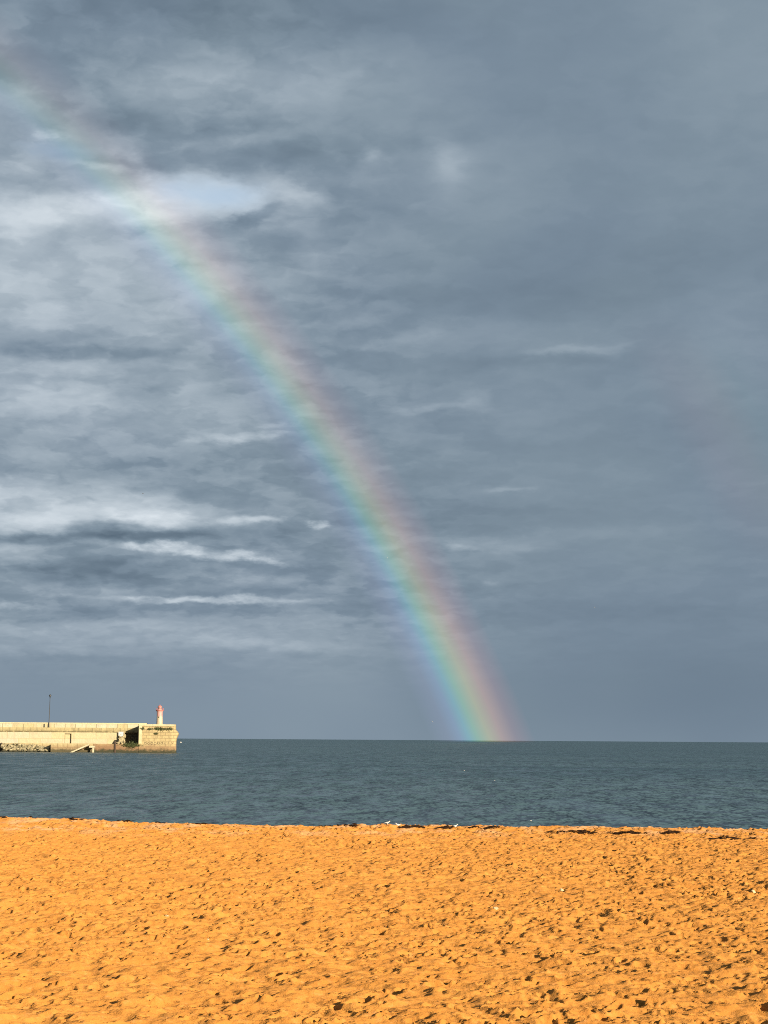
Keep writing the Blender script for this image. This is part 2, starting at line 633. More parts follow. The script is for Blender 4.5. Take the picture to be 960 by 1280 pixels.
quads = np.stack([idx[:-1, :-1], idx[:-1, 1:], idx[1:, 1:], idx[1:, :-1]], -1).reshape(-1, 4)
me = bpy.data.meshes.new('sand')
me.vertices.add(len(V3))
me.vertices.foreach_set('co', V3.ravel())
me.loops.add(quads.size)
me.loops.foreach_set('vertex_index', quads.ravel())
me.polygons.add(len(quads))
me.polygons.foreach_set('loop_start', np.arange(0, quads.size, 4, dtype=np.int32))
me.polygons.foreach_set('loop_total', np.full(len(quads), 4, dtype=np.int32))
me.polygons.foreach_set('use_smooth', np.ones(len(quads), dtype=bool))
me.update()
me.validate()
msand, nt, b = material('dry_sand', **{'Roughness': 1.0, 'Specular IOR Level': .1})
if 'Diffuse Roughness' in b.inputs: b.inputs['Diffuse Roughness'].default_value = .6
g = nt.node('ShaderNodeNewGeometry')
P = E_(nt, g.outputs['Position'])
px_, py_, pz_ = nt.sep(P)
n1 = nt.noise(P, 1.3, 4, .6)
n2 = nt.noise(P, 9.0, 4, .6)
n3 = nt.noise(P, 55.0, 3, .6)
c = nt.mix(nt.smooth(n1, .3, .7), (.35, .145, .028), (.395, .174, .036))
n4 = nt.noise(P, 17, 4, .7)
c = nt.mix(nt.smooth(n4, .52, .7) * .35, c, (.27, .105, .022))
c = nt.mix(nt.smooth(n2, .52, .75) * .45, c, (.45, .225, .085))
c = nt.mix(nt.smooth(n3, .55, .8) * .6, c, (.25, .105, .028))
c = nt.mix(nt.smooth(n3, .42, .2) * .4, c, (.50, .27, .10))
# shell grit and pale shingle washed up near the crest
grit = nt.smooth(py_, 68.0, 78.5) * nt.smooth(nt.noise(nt.xyz(px_ / 1.2, py_ / 3.0, 0.0), 1, 5, .65), .46, .62)
c = nt.mix(grit * .45, c, (.42, .27, .17))
nt.put(b.inputs['Base Color'], c)
bump(nt, b, nt.noise(P, 15, 6, .65), .65, .05)
sand = link('sand', me, msand)
tag(sand, kind='structure', label='trampled orange sand of the beach')


def sand_z(x, y):
    j = int(np.searchsorted(yy, y))
    k = int(np.argmin(np.abs(X[j] - x)))
    return float(Z[j, k])


# ------------------------------------------------------------------ pier
Y0 = 616.0
YW = Y0 + 6.3


def stone(name, ca, cb, mortar, bw, bh, weed=0.0, streak=.5, stain_at=None, msize=.02):
    m, n, bs = material(name, **{'Roughness': .9, 'Specular IOR Level': .25})
    g = n.node('ShaderNodeNewGeometry')
    P = E_(n, g.outputs['Position'])
    x, y, z = n.sep(P)
    br = n.node('ShaderNodeTexBrick', offset=.5, _Vector=n.xyz(x + y, z, 0.0), _Color1=ca, _Color2=cb, _Mortar=mortar, _Scale=1.0)
    br.inputs['Mortar Size'].default_value = msize
    br.inputs['Brick Width'].default_value = bw
    br.inputs['Row Height'].default_value = bh
    c = E_(n, br.outputs[0])
    n1 = n.noise(n.xyz(x / 1.8, y / 1.8, z / 1.8), 1, 5, .65)
    c = n.mix(n.smooth(n1, .45, .75) * .45, c, tuple(v * .62 for v in ca))
    n2 = n.noise(n.xyz(x / .7, y / .7, z / 3.0), 1, 4, .6)
    c = n.mix(n.smooth(n2, .5, .72) * streak, c, (.12, .10, .055))
    if stain_at:
        z0, z1, amt = stain_at
        n4 = n.noise(n.xyz(x / 1.5, y, z / 1.2), 1, 4, .7)
        c = n.mix(n.smooth(z, z1, z0) * n.smooth(n4, .36, .52) * amt, c, (.065, .055, .028))
    if weed:
        n3 = n.noise(n.xyz(x / 1.6, y / 1.6, z / 1.0), 1, 5, .65)
        zz = z + (n3 - .5) * 2.6
        c = n.mix(n.smooth(zz, 2.9, 1.5) * weed, c, (.155, .092, .05))
        c = n.mix(n.smooth(zz, 1.5, .4) * min(1, weed + .3), c, (.03, .03, .016))
    n.put(bs.inputs['Base Color'], c)
    bump(n, bs, n.noise(n.xyz(x, y, z), 1.6, 4, .6), .6, .2)
    return m


CREAM, CREAM2, MORT = (.325, .292, .215), (.30, .255, .135), (.16, .13, .065)
m_par = stone('granite_parapet', (.35, .32, .235), (.31, .265, .145), (.11, .09, .045), 3.3, 1.9, streak=.3, msize=.07)
m_band = stone('stained_granite', (.30, .25, .13), (.24, .195, .10), (.12, .10, .05), 2.2, 1.6, streak=.6, stain_at=(6.0, 7.3, .9), msize=.06)
m_wall = stone('rendered_quay_wall', CREAM, (.335, .29, .16), (.25, .205, .11), 7, 4.2, streak=.16, msize=.05)
m_base = stone('weedy_foundation', (.24, .165, .085), (.20, .135, .07), (.09, .06, .03), 2.2, .9, weed=.9, streak=.6)
m_foot = stone('pale_foundation', (.31, .26, .14), (.27, .22, .12), (.13, .10, .05), 3.1, 1.4, weed=.55, streak=.5, msize=.06)
m_core = stone('shade_dark_wall_core', (.10, .085, .05), (.06, .055, .035), (.03, .028, .02), 1.4, .7, streak=.7, msize=.08)  # broken wall's core, coloured extra dark to deepen the pier head's cast shadow
m_head = stone('granite_pier_head', (.32, .255, .13), (.265, .205, .105), (.15, .115, .06), 1.7, .9, weed=.75, streak=.45, msize=.06)
m_quoin = stone('pale_dressed_granite', (.38, .34, .215), (.36, .32, .19), (.25, .2, .11), 4, 1.4, streak=.2)
m_dark, _, _b = material('dark_iron', **{'Base Color': (.02, .02, .018), 'Roughness': .6})
m_hole, _, _b = material('drain_shade', **{'Base Color': (.015, .013, .01), 'Roughness': .9})
m_timber, _, _b = material('wet_timber', **{'Base Color': (.05, .03, .018), 'Roughness': .8})

pier = thing('stone_pier', (at(60, 940.3, Y0).x, Y0 + 7, 0), 'long cream granite sea wall with a squared outer end, running in from the left', 'pier')
org = Vector(pier.location)


def pobj(name, bm, mat, smooth=False, parent=None):
    bmesh.ops.translate(bm, verts=bm.verts, vec=-org)
    return obj(name, bm, mat, pier if parent is None else parent, smooth=smooth)


def zx(py, Y, px=100): return at(px, py, Y).z


def xx(px, Y, py=922): return at(px, py, Y).x


zf = zx(929.6, Y0)          # top of the foundation
zq = zx(915.5, YW)          # top of the quay wall
zb = zx(909.6, YW + .5)     # top of the stained band
zt = zx(903.4, YW + 1.1)    # top of the parapet
zh = zx(905.5, Y0, 200)     # top of the pier head
xl = xx(-2200, YW)
xr = xx(173.6, Y0) + 1.5
bm = bmesh.new()
box(bm, xx(116.5, Y0), xx(173.4, Y0), Y0 + .05, YW + 8, -3, zf, .08)
pobj('foundation', bm, m_base)
bm = bmesh.new()
box(bm, xx(63.5, Y0), xx(116.5, Y0) - .003, Y0 - .02, YW + 8, -3, zf + .05, .08)
pobj('foundation', bm, m_foot)
bm = bmesh.new()
box(bm, xl, xx(63.5, Y0) - .003, YW - .6, YW + 8, -3, zf + .02)
pobj('foundation', bm, m_foot)
bm = bmesh.new()
nx0, nx1 = xx(80.6, YW), xx(89.2, YW)
nz1 = zx(917.0, YW)
xc = xx(154.3, YW)
box(bm, xl, nx0, YW, YW + .9, zf - .01, zq)
box(bm, nx1, xc, YW, YW + .9, zf - .01, zq)
box(bm, nx0 + .002, nx1 - .002, YW + .004, YW + .9, nz1, zq - .003)
box(bm, xl, xc, YW + .902, YW + 7.5, zf - .012, zq - .004)
pobj('quay_wall', bm, m_wall)
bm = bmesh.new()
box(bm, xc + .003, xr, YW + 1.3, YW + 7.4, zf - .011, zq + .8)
pobj('shade_dark_wall', bm, m_core)
bm = bmesh.new()
box(bm, nx0 + .05, nx1 - .06, YW + .78, YW + .88, zf, nz1 - .06, .02)
pobj('recess_panel', bm, m_wall)
bm = bmesh.new()
box(bm, xl, xr, YW + .5, YW + 7, zq - .005, zb, .05)
pobj('stained_course', bm, m_band)
bm = bmesh.new()
box(bm, xl, xr, YW + 1.1, YW + 2.6, zb - .005, zt - .4)
pobj('parapet', bm, m_par)
bm = bmesh.new()
box(bm, xl, xr, YW + 1.0, YW + 2.7, zt - .4, zt, .06)
pobj('coping', bm, m_quoin)
# pier head: plan with a rounded outer corner, the outer end bulging below its top
hx0, hx1 = xx(173.5, Y0), xx(219.9, Y0)
prof = [(-3, .1), (0, .25), (2.5, .15), (zx(925, Y0), .2), (zx(921.5, Y0), .45), (zx(919, Y0), .75), (zx(916.5, Y0), .95), (zx(914, Y0), .65), (zx(912, Y0), .1), (zx(910.5, Y0), 0), (zh, 0)]
plan = [(hx0, 0, 0), (hx1 - 1.2, 0, 0), (hx1 - .55, .15, .5), (hx1 - .25, .6, .9), (hx1 - .2, 1.3, 1), (hx1 - .4, 4, 1), (hx1 - 1.1, 8, 1), (hx1 - 2.2, 11.5, 1), (hx1 - 4, 14, .6), (hx0, 14, 0)]
bm = bmesh.new()
rings = [[bm.verts.new((x + k * o_, Y0 + y, z)) for x, y, k in plan] for z, o_ in prof]
for a, c in zip(rings, rings[1:]):
    for k in range(len(plan)):
        bm.faces.new((a[k], a[(k + 1) % len(plan)], c[(k + 1) % len(plan)], c[k]))
bm.faces.new(rings[-1])
head = pobj('pier_head', bm, m_head)
bm = bmesh.new()
box(bm, hx0 - .03, xx(177.2, Y0), Y0 - .06, Y0 + 1, zf, zh + .02, .02)
pobj('quoin', bm, m_quoin)
bm = bmesh.new()
box(bm, xx(177.2, Y0) + .002, hx1 - .5, Y0 - .05, Y0 + 1.0, zh - .5, zh + .015, .03)
pobj('kerb_course', bm, m_quoin)
for k in range(9):
    px = 181.5 + k * 4.15
    p = at(px, 929.2 + random.uniform(-.2, .2), Y0)
    bm = bmesh.new()
    r_ = random.uniform(.34, .46) if k < 6 else random.uniform(.2, .3)
    lathe(bm, [(r_, -.06), (r_, .02), (r_ * .75, .02), (r_ * .75, -.04)], 10)
    bmesh.ops.rotate(bm, verts=bm.verts, matrix=Matrix.Rotation(R(90), 3, 'X'))
    bmesh.ops.translate(bm, verts=bm.verts, vec=p)
    pobj('drain_hole_shade', bm, m_hole)  # near-black stub in place of a hole, its inner shade put in as colour

# ------------------------------------------------------------------ small lighthouse on the pier head
def paint(name, col, dirt):
    m, n, bs = material(name, **{'Roughness': .6})
    g = n.node('ShaderNodeTexCoord')
    P = E_(n, g.outputs['Object'])
    x, y, z = n.sep(P)
    q = n.noise(n.xyz(x / .3, y / .3, z / 1.0), 1, 5, .65)
    n.put(bs.inputs['Base Color'], n.mix(n.smooth(q, .45, .7) * .5, col, dirt))
    bump(n, bs, n.noise(P, 6, 4, .6), .4, .05)
    return m


m_cream = paint('cream_tower_stone', (.335, .275, .19), (.22, .17, .09))
m_red = paint('faded_red_paint', (.34, .105, .085), (.30, .16, .13))
m_pink = paint('faded_pink_paint', (.34, .19, .165), (.28, .10, .08))
m_glass, _, _b = material('lantern_glass', **{'Base Color': (.16, .10, .10), 'Roughness': .15})
lp = at(199.4, 905.5, Y0 + 3.2)
s = .2527
lh = thing('lighthouse', (lp.x, lp.y, zh), 'squat round cream lighthouse with faded red top on the pier head', 'lighthouse')
bm = bmesh.new()
lathe(bm, [(1.10, -.1), (1.10, .22), (.98, .26), (.97, 1.0), (.915, 2.4), (.905, 2.5)], 32)
obj('tower', bm, m_cream, lh, smooth=False)
bm = bmesh.new()
lathe(bm, [(.908, 2.5), (.92, 3.6), (.96, 4.0), (1.08, 4.25)], 32)
obj('upper_tower', bm, m_pink, lh)
bm = bmesh.new()
lathe(bm, [(1.08, 4.251), (1.24, 4.36), (1.26, 4.56), (1.0, 4.58)], 32)
gal = obj('gallery', bm, m_red, lh)
bm = bmesh.new()
for k in range(12):
    a = k * math.pi / 6
    tube(bm, (1.18 * math.cos(a), 1.18 * math.sin(a), 4.55), (1.18 * math.cos(a), 1.18 * math.sin(a), 5.1), .025, n=6)
    a2 = a + math.pi / 6
    tube(bm, (1.18 * math.cos(a), 1.18 * math.sin(a), 5.1), (1.18 * math.cos(a2), 1.18 * math.sin(a2), 5.1), .025, n=6)
obj('railing', bm, m_red, gal)
bm = bmesh.new()
lathe(bm, [(.66, 4.58), (.66, 4.85), (.60, 4.86), (.60, 5.35), (.70, 5.36), (.70, 5.45)], 20)
lan = obj('lantern', bm, m_pink, lh)
for k in range(6):
    bm = bmesh.new()
    a = k * math.pi / 3 + .3
    d = Vector((math.cos(a), math.sin(a), 0))
    t_ = Vector((-d.y, d.x, 0))
    q = [d * .60 + t_ * u * .18 + Vector((0, 0, z)) for u, z in ((-1, 4.92), (1, 4.92), (1, 5.3), (-1, 5.3))]
    vs = [bm.verts.new(v) for v in q] + [bm.verts.new(v + d * .02) for v in q]
    for f in ((0, 3, 2, 1), (4, 5, 6, 7), (0, 1, 5, 4), (1, 2, 6, 5), (2, 3, 7, 6), (3, 0, 4, 7)): bm.faces.new([vs[i] for i in f])
    obj('pane', bm, m_glass, lan)
bm = bmesh.new()
lathe(bm, [(.72, 5.451), (.62, 5.65), (.42, 5.85), (.16, 5.97), (.08, 6.02), (.12, 6.1), (.08, 6.18), (.02, 6.2)], 20)
obj('dome', bm, m_red, lh, smooth=True)
bm = bmesh.new()
box(bm, -.32, .0, -.99, -.86, 2.1, 2.45, .02)
obj('window', bm, m_hole, lh)
bm = bmesh.new()
tube(bm, (0, 0, 6.18), (0, 0, 6.5), .02, n=6)
obj('lightning_rod', bm, m_dark, lh)

# ------------------------------------------------------------------ lamp post and bollard on the ledge of the sea wall
YL = YW + .8
p = at(61.0, 909.4, YL)
zl = zb
lamp = thing('lamp_post', (p.x, YL, zl), 'tall thin dark lamp post with a lantern head on the sea wall', 'lamp post')
hgt_l = at(61.5, 867.6, YL).z - zl
lean = .17 / 10
bm = bmesh.new()
lathe(bm, [(.24, 0), (.24, .25), (.19, .3), (.17, 1.0), (.12, 1.1)], 12)
obj('base', bm, m_dark, lamp)
bm = bmesh.new()
lathe(bm, [(.115, 1.1), (.10, 4), (.085, hgt_l - 1.25)], 12, lean=lean)
obj('pole', bm, m_dark, lamp)
bm = bmesh.new()
hz = hgt_l - 1.25
lathe(bm, [(.09, hz), (.20, hz + .05), (.13, hz + .12), (.1, hz + .2), (.18, hz + .28)], 12, cx=0, lean=lean)
obj('collar', bm, m_dark, lamp)
m_lamp, _, _b = material('lamp_glass', **{'Base Color': (.03, .035, .04), 'Roughness': .2})
bm = bmesh.new()
lathe(bm, [(.18, hz + .281), (.33, hz + .72), (.33, hz + .78)], 8, lean=lean)
obj('lamp_glass', bm, m_lamp, lamp)
bm = bmesh.new()
lathe(bm, [(.42, hz + .781), (.40, hz + .86), (.24, hz + 1.03), (.08, hz + 1.13), (.05, hz + 1.25)], 8, lean=lean)
obj('lantern_cap', bm, m_dark, lamp)

p = at(55.5, 909.4, YL)
po = thing('post', (p.x, YL, zl), 'short dark post on the sea wall just left of the lamp post', 'post')
bm = bmesh.new()
lathe(bm, [(.15, 0), (.13, .08), (.12, 1.0), (.15, 1.04), (.10, 1.16)], 10)
obj('shaft', bm, m_dark, po)

# ------------------------------------------------------------------ stair, fenders, boulders, rubble, board
m_conc = stone('pale_concrete', (.36, .32, .22), (.34, .30, .2), (.3, .26, .17), 3, 2, streak=.25)
a0, a1 = at(87.6, 940.6, Y0 - 2.6), at(111.0, 930.3, Y0 - 2.6)
st = thing('concrete_stair', (a0.x, Y0 - 1.5, 0), 'pale concrete stair sloping up from the water against the pier', 'stairs')
so_ = Vector(st.location)
ln, rise = a1.x - a0.x, a1.z - a0.z


def sobj(name, bm, mat):
    bmesh.ops.translate(bm, verts=bm.verts, vec=-so_)
    return obj(name, bm, mat, st)


def sloped(bm, x0, z0, x1, z1, y0, y1, th):
    vs = [bm.verts.new((x, y, z)) for y in (y0, y1) for x, z in ((x0, z0 - th), (x1, z1 - th), (x1, z1), (x0, z0))]
    for f in ((0, 1, 2, 3), (7, 6, 5, 4), (0, 4, 5, 1), (1, 5, 6, 2), (2, 6, 7, 3), (3, 7, 4, 0)): bm.faces.new([vs[i] for i in f])


bm = bmesh.new()
sloped(bm, a0.x, a0.z + .1, a1.x, a1.z + .1, Y0 - 2.6, Y0 - 2.25, .42)
sobj('side_beam', bm, m_conc)
bm = bmesh.new()
n_st = 12
for k in range(n_st):
    x0 = a0.x + ln * k / n_st
    z1 = a0.z + rise * (k + 1) / n_st - .25
    box(bm, x0, x0 + ln / n_st - .003, Y0 - 2.24, Y0 - .15, z1 - .28, z1)
sobj('steps', bm, m_base)
bm = bmesh.new()
l0, l1 = at(111.2, 932.2, Y0 - 2.6), at(117.6, 934.6, Y0 - 2.6)
box(bm, l0.x, l1.x, Y0 - 2.6, Y0 - .1, l1.z, l0.z, .03)
sobj('landing', bm, m_conc)
bm = bmesh.new()
l2, l3 = at(115.4, 934.8, Y0 - 2.6), at(117.3, 941, Y0 - 2.6)
box(bm, l2.x, l3.x, Y0 - 2.55, Y0 - 2.05, -1.5, l2.z, .03)
sobj('support_post', bm, m_conc)

for px, y_, hh, lab in ((2.0, YW - 1.2, 928.3, 'dark upright timber fender at the left end of the boulders'), (144.2, Y0 - .22, 926.5, 'dark upright timber fender beside the broken masonry on the pier')):
    p = at(px, hh, y_)
    f = thing('timber_fender', (p.x, y_, -.6), lab, 'fender')
    bm = bmesh.new()
    box(bm, -.22, .22, -.2, .2, 0, p.z + .6, .04)
    obj('pile', bm, m_timber, f)
    bm = bmesh.new()
    box(bm, -.26, .26, -.24, .24, p.z + .25, p.z + .42, .02)
    obj('iron_band', bm, m_dark, f)


def rock_mat(name, ca, cb, weedy):
    m, n, bs = material(name, **{'Roughness': .9, 'Specular IOR Level': .2})
    t = n.node('ShaderNodeTexCoord')
    oi = n.node('ShaderNodeObjectInfo')
    P = n.vm('ADD', E_(n, t.outputs['Object']), oi.outputs['Location'])
    q = n.noise(P, 1.6, 5, .65)
    c = n.mix(n.smooth(q, .35, .65), ca, cb)
    q2 = n.noise(P, .9, 4, .6)
    g = n.node('ShaderNodeNewGeometry')
    x, y, z = n.sep(E_(n, g.outputs['Position']))
    c = n.mix(n.smooth(q2, .38, .54) * weedy, c, (.04, .04, .016))
    c = n.mix(n.smooth(z, .75, .2), c, (.025, .025, .015))
    n.put(bs.inputs['Base Color'], c)
    bump(n, bs, n.noise(P, 5, 5, .6), .7, .15)
    return m


def rock_mesh(seed, name, flat=.75):
    rr = random.Random(seed)
    bm = bmesh.new()
    bmesh.ops.create_icosphere(bm, subdivisions=3, radius=1)
    cuts = [(Vector((rr.gauss(0, 1), rr.gauss(0, 1), rr.gauss(0, 1))).normalized(), rr.uniform(.55, .85)) for _ in range(11)]
    for v in bm.verts:
        for n_, d_ in cuts:
            e = v.co.dot(n_) - d_
            if e > 0: v.co -= n_ * e * .92
        v.co.z *= flat
    me = bpy.data.meshes.new(name)
    bm.to_mesh(me)
    bm.free()
    return me


m_rock = rock_mat('boulder_stone', (.36, .315, .20), (.27, .22, .13), .6)
rocks = [rock_mesh(k, 'boulder') for k in range(6)]
rnd = random.Random(5)
nb = 0
for row, (yo, zc, n_, off) in enumerate(((1.4, .15, 17, 0), (3.2, .95, 17, .5), (4.8, 1.75, 17, .1), (2.3, .5, 9, .3), (5.2, 2.2, 10, .6))):
    for k in range(n_):
        px = 3.5 + (k + off + rnd.uniform(-.25, .25)) * 59 / n_
        if px > 62: continue
        fall = max(0, 1 - (px / 62) ** 3 * .5)
        p = at(px, 930, Y0 + yo)
        me_r = rocks[rnd.randrange(6)]
        o = link('boulder', me_r, m_rock)
        rs = rnd.uniform(.55, 1.0)
        o.scale = (rs * rnd.uniform(.9, 1.4), rs, rs * rnd.uniform(.8, 1.1))
        o.rotation_euler = (rnd.uniform(-.4, .4), rnd.uniform(-.4, .4), rnd.uniform(0, 6.28))
        o.location = (p.x, p.y + rnd.uniform(-.4, .4), zc * fall + rnd.uniform(-.15, .15))
        tag(o, 'weed-stained boulder heaped at the foot of the pier, left of the stair', 'boulder', 'boulders at the foot of the pier')

m_rub = rock_mat('broken_masonry', (.33, .29, .18), (.26, .21, .12), .35)
for k, (px, py, yo, rs) in enumerate(((149.5, 928.6, 2.0, .75), (152.3, 928.9, 1.4, .55), (147.6, 929.2, 1.2, .45), (150.6, 926.2, 3.2, .75), (153.0, 926.0, 3.6, .6),
                                      (148.6, 924.6, 4.4, .6), (151.6, 923.2, 4.6, .7), (153.6, 923.6, 4.9, .5), (155.0, 928.8, 2.2, .5), (154.6, 921.2, 5.3, .5), (150.0, 921.5, 5.4, .6),
                                      (155.4, 926.6, 5.0, .5), (155.2, 924.4, 5.6, .45), (155.9, 918.6, 6.2, .45), (154.9, 916.4, 6.3, .5), (156.2, 921.2, 6.1, .4), (146.2, 929.0, 3.0, .4))):
    p = at(px, py, Y0 + yo)
    o = link('masonry_block', rocks[(k * 5) % 6].copy(), None)
    o.data.materials.clear()
    o.data.materials.append(m_rub)
    o.scale = (rs * 1.2, rs, rs)
    o.rotation_euler = (.3 * k, .5 * k, k)
    o.location = (p.x, p.y, max(zf + rs * .35, p.z))
    tag(o, 'broken stone block heaped under the white board left of the shadowed recess', 'stone', 'broken masonry on the pier')
p = at(151.2, 917.6, YW - .9)
bd = thing('board', (p.x, YW - .9, p.z), 'small square white board with a reddish mark left of the shadowed recess', 'board')
m_wht, _, _b = material('white_board_paint', **{'Base Color': (.42, .40, .36), 'Roughness': .5})
m_rdm, _, _b = material('faded_red_mark', **{'Base Color': (.38, .20, .15), 'Roughness': .6})
bm = bmesh.new()
box(bm, -.78, .78, -.06, .06, -.75, .75, .02)
obj('panel', bm, m_wht, bd)
bm = bmesh.new()
box(bm, -.35, .2, -.068, -.0625, -.25, -.05)
obj('mark', bm, m_rdm, bd)
for sx in (-.6, .6):
    bm = bmesh.new()
    box(bm, sx - .07, sx + .07, .07, .2, zf - p.z - .1, .7)
    obj('leg', bm, m_timber, bd)

# plants on the wall
m_leaf, n, bs = material('wall_plant_leaf', **{'Roughness': .7})
t = n.node('ShaderNodeNewGeometry')
n.put(bs.inputs['Base Color'], n.mix(E_(n, t.outputs['Random Per Island']), (.035, .05, .016), (.085, .095, .03)))


def plant_bm(w, h, d, n_, rr, leaf=.22):
    bm = bmesh.new()
    for _ in range(n_):
        x = rr.gauss(0, w * .45)
        c_ = Vector((x, -abs(rr.gauss(0, d)), rr.gauss(0, h * .4) * (1 - min(.7, abs(x) / w * .5))))
        q = Euler((rr.uniform(-1, 1), rr.uniform(-1, 1), rr.uniform(0, 6.28))).to_matrix()
        l_ = leaf * rr.uniform(.6, 1.3)
        vs = [bm.verts.new(c_ + q @ Vector(v) * l_) for v in ((-.5, 0, 0), (0, -.28, .06), (.55, 0, 0), (0, .28, .06))]
        bm.faces.new(vs)
    return bm


rr = random.Random(3)
PL = [(196.5, 910.6, 1.0, .55, 'dark green plant tuft on the pier head, just left of the two right-hand tufts'),
      (201.5, 911.3, 1.5, .6, 'largest dark green plant tuft, below the lighthouse on the pier head'),
      (211.8, 911.2, 1.0, .6, 'rightmost dark green plant tuft, near the outer end of the pier head'),
      (195.2, 917.0, .5, .4, 'small dark plant tuft lowest on the face of the pier head'),
      (178.4, 910.4, .5, .4, 'tiny plant tuft at the left top corner of the pier head'),
      (187.3, 911.3, .6, .3, 'thin plant tuft left of the lighthouse on the pier head')]
for px, py, w, h, lab in PL:
    p = at(px, py, Y0)
    o = obj('wall_plant', plant_bm(w * 1.35, h * 1.3, .2, int(260 * w), rr, .26), m_leaf, loc=(p.x, Y0 - .03, p.z))
    tag(o, lab, 'plant')
p = at(164.5, 931.3, Y0)
o = obj('wall_plant', plant_bm(3.0, 1.1, .2, 1500, rr, .26), m_leaf, loc=(p.x, Y0 - .03, p.z))
tag(o, 'long mat of green weed hanging below the shadowed recess of the pier', 'plant')

# ------------------------------------------------------------------ birds, buoy
m_white, _, _b = material('white_plumage', **{'Base Color': (.40, .38, .34), 'Roughness': .8})
m_birddark, _, _b = material('dark_plumage', **{'Base Color': (.06, .06, .065), 'Roughness': .8})
m_birdgrey, _, _b = material('grey_plumage', **{'Base Color': (.11, .12, .13), 'Roughness': .8})


def skin(name, pts, edges, mat, levels=2):
    me = bpy.data.meshes.new(name)
    me.from_pydata([p[:3] for p in pts], edges, [])
    o = bpy.data.objects.new(name, me)
    COL.objects.link(o)
    o.modifiers.new('skin', 'SKIN').use_smooth_shade = True
    for v, p in zip(me.skin_vertices[0].data, pts):
        v.radius = (p[3], p[4] if len(p) > 4 else p[3])
    me.skin_vertices[0].data[0].use_root = True
    o.modifiers.new('sub', 'SUBSURF').levels = levels
    dg = bpy.context.evaluated_depsgraph_get()
    nm = bpy.data.meshes.new_from_object(o.evaluated_get(dg))
    bpy.data.objects.remove(o)
    nm.name = name
    nm.materials.clear()
    nm.materials.append(mat)
    return nm


def standing(hs, mat):
    # faces +x, length about 0.2, feet at z = 0
    pts = [(0, 0, .085, .036, .034), (.05, 0, .098, .028), (.075, 0, .125, .017), (.092, 0, .148, .019), (.112, 0, .148, .007), (.135, 0, .144, .003),
           (-.05, 0, .082, .026), (-.10, 0, .082, .010), (-.125, 0, .082, .005),
           (0, .017, .05, .007), (.0, .017, .02, .004), (.0, .017, .004, .004), (.018, .017, .003, .004),
           (0, -.017, .05, .007), (.0, -.017, .02, .004), (.0, -.017, .004, .004), (.018, -.017, .003, .004)]
    ed = [(0, 1), (1, 2), (2, 3), (3, 4), (4, 5), (0, 6), (6, 7), (7, 8), (0, 9), (9, 10), (10, 11), (11, 12), (0, 13), (13, 14), (14, 15), (15, 16)]
    return skin('shorebird', [(x * hs, y * hs, z * hs, *[q * hs for q in r]) for x, y, z, *r in pts], ed, mat)


def flying(span, mat, dihedral=.25):
    k = span
    pts = [(0, 0, 0, .045, .05), (.11, 0, .004, .035), (.16, 0, .012, .03), (.20, 0, .008, .010), (.225, 0, .004, .004), (-.12, 0, .0, .03), (-.19, 0, .0, .026, .008), (-.24, 0, 0, .032, .005)]
    ed = [(0, 1), (1, 2), (2, 3), (3, 4), (0, 5), (5, 6), (6, 7)]
    for s_ in (-1, 1):
        b0 = len(pts)
        pts += [(.03, .10 * s_, .02 + .10 * dihedral, .045, .012), (.05, .24 * s_, .02 + .24 * dihedral, .042, .010), (.0, .40 * s_, .02 + .25 * dihedral, .026, .007), (-.05, .5 * s_, .02 + .22 * dihedral, .006, .004)]
        ed += [(0, b0), (b0, b0 + 1), (b0 + 1, b0 + 2), (b0 + 2, b0 + 3)]
    return skin('gull', [(x * k, y * k, z * k, *[q * k for q in r]) for x, y, z, *r in pts], ed, mat)


def floating(k, mat):
    pts = [(0, 0, .04, .06, .05), (.09, 0, .05, .045), (.13, 0, .10, .022), (.15, 0, .15, .028), (.18, 0, .15, .010), (.21, 0, .145, .004), (-.10, 0, .06, .04), (-.19, 0, .085, .014), (-.24, 0, .095, .005)]
    ed = [(0, 1), (1, 2), (2, 3), (3, 4), (4, 5), (0, 6), (6, 7), (7, 8)]
    return skin('gull', [(x * k, y * k, z * k, *[q * k for q in r]) for x, y, z, *r in pts], ed, mat)


SB = [(484.3, 1034.0, 0, .95, 'white shorebird on the crest of the sand, left of its upright neighbour'),
      (497.5, 1034.6, math.pi, 1.0, 'white shorebird with raised head on the crest of the sand, middle of three'),
      (568.6, 1034.2, .4, 1.0, 'white shorebird on the crest of the sand, rightmost of three')]
for px, py, rz, sc, lab in SB:
    p = ground(px, py, 1.05)
    o = link('shorebird', standing(1.0 * sc, m_white))
    o.location = (p.x, p.y - .3, sand_z(p.x, p.y - .3) - .003)
    o.rotation_euler.z = rz
    tag(o, lab, 'bird')
for px, py, dist, span, mat, rot, lab in (
        (178.5, 616.8, 260, .62, m_birddark, (.2, 0, .6), 'dark bird flying against the bright cloud at left'),
        (743.5, 759.5, 420, .9, m_birdgrey, (.5, .2, .8), 'grey bird flying in the dark sky right of the rainbow'),
        (484.2, 697.3, 420, .62, m_white, (.5, 0, 1.2), 'white gull flying in front of the middle of the rainbow'),
        (540.5, 902.0, 500, .7, m_white, (.9, .4, 2.4), 'white gull flying low above the horizon left of the rainbow foot')):
    o = link('gull' if mat is m_white else 'bird', flying(span, mat))
    o.location = CAM + pdir(px, py) * dist
    o.rotation_euler = rot
    tag(o, lab, 'bird')
for px, py, k, lab in ((580.5, 963.6, .5, 'white gull floating on the sea, leftmost and farthest of three'), (618.3, 975.6, .38, 'white gull floating on the sea, between two others'),
                       (663.8, 1026.4, .33, 'white gull floating closest to the beach')):
    p = ground(px, py, 0)
    o = link('gull', floating(k, m_white))
    o.location = (p.x, p.y, 0)
    o.rotation_euler.z = random.uniform(-.6, .6)
    tag(o, lab, 'bird')
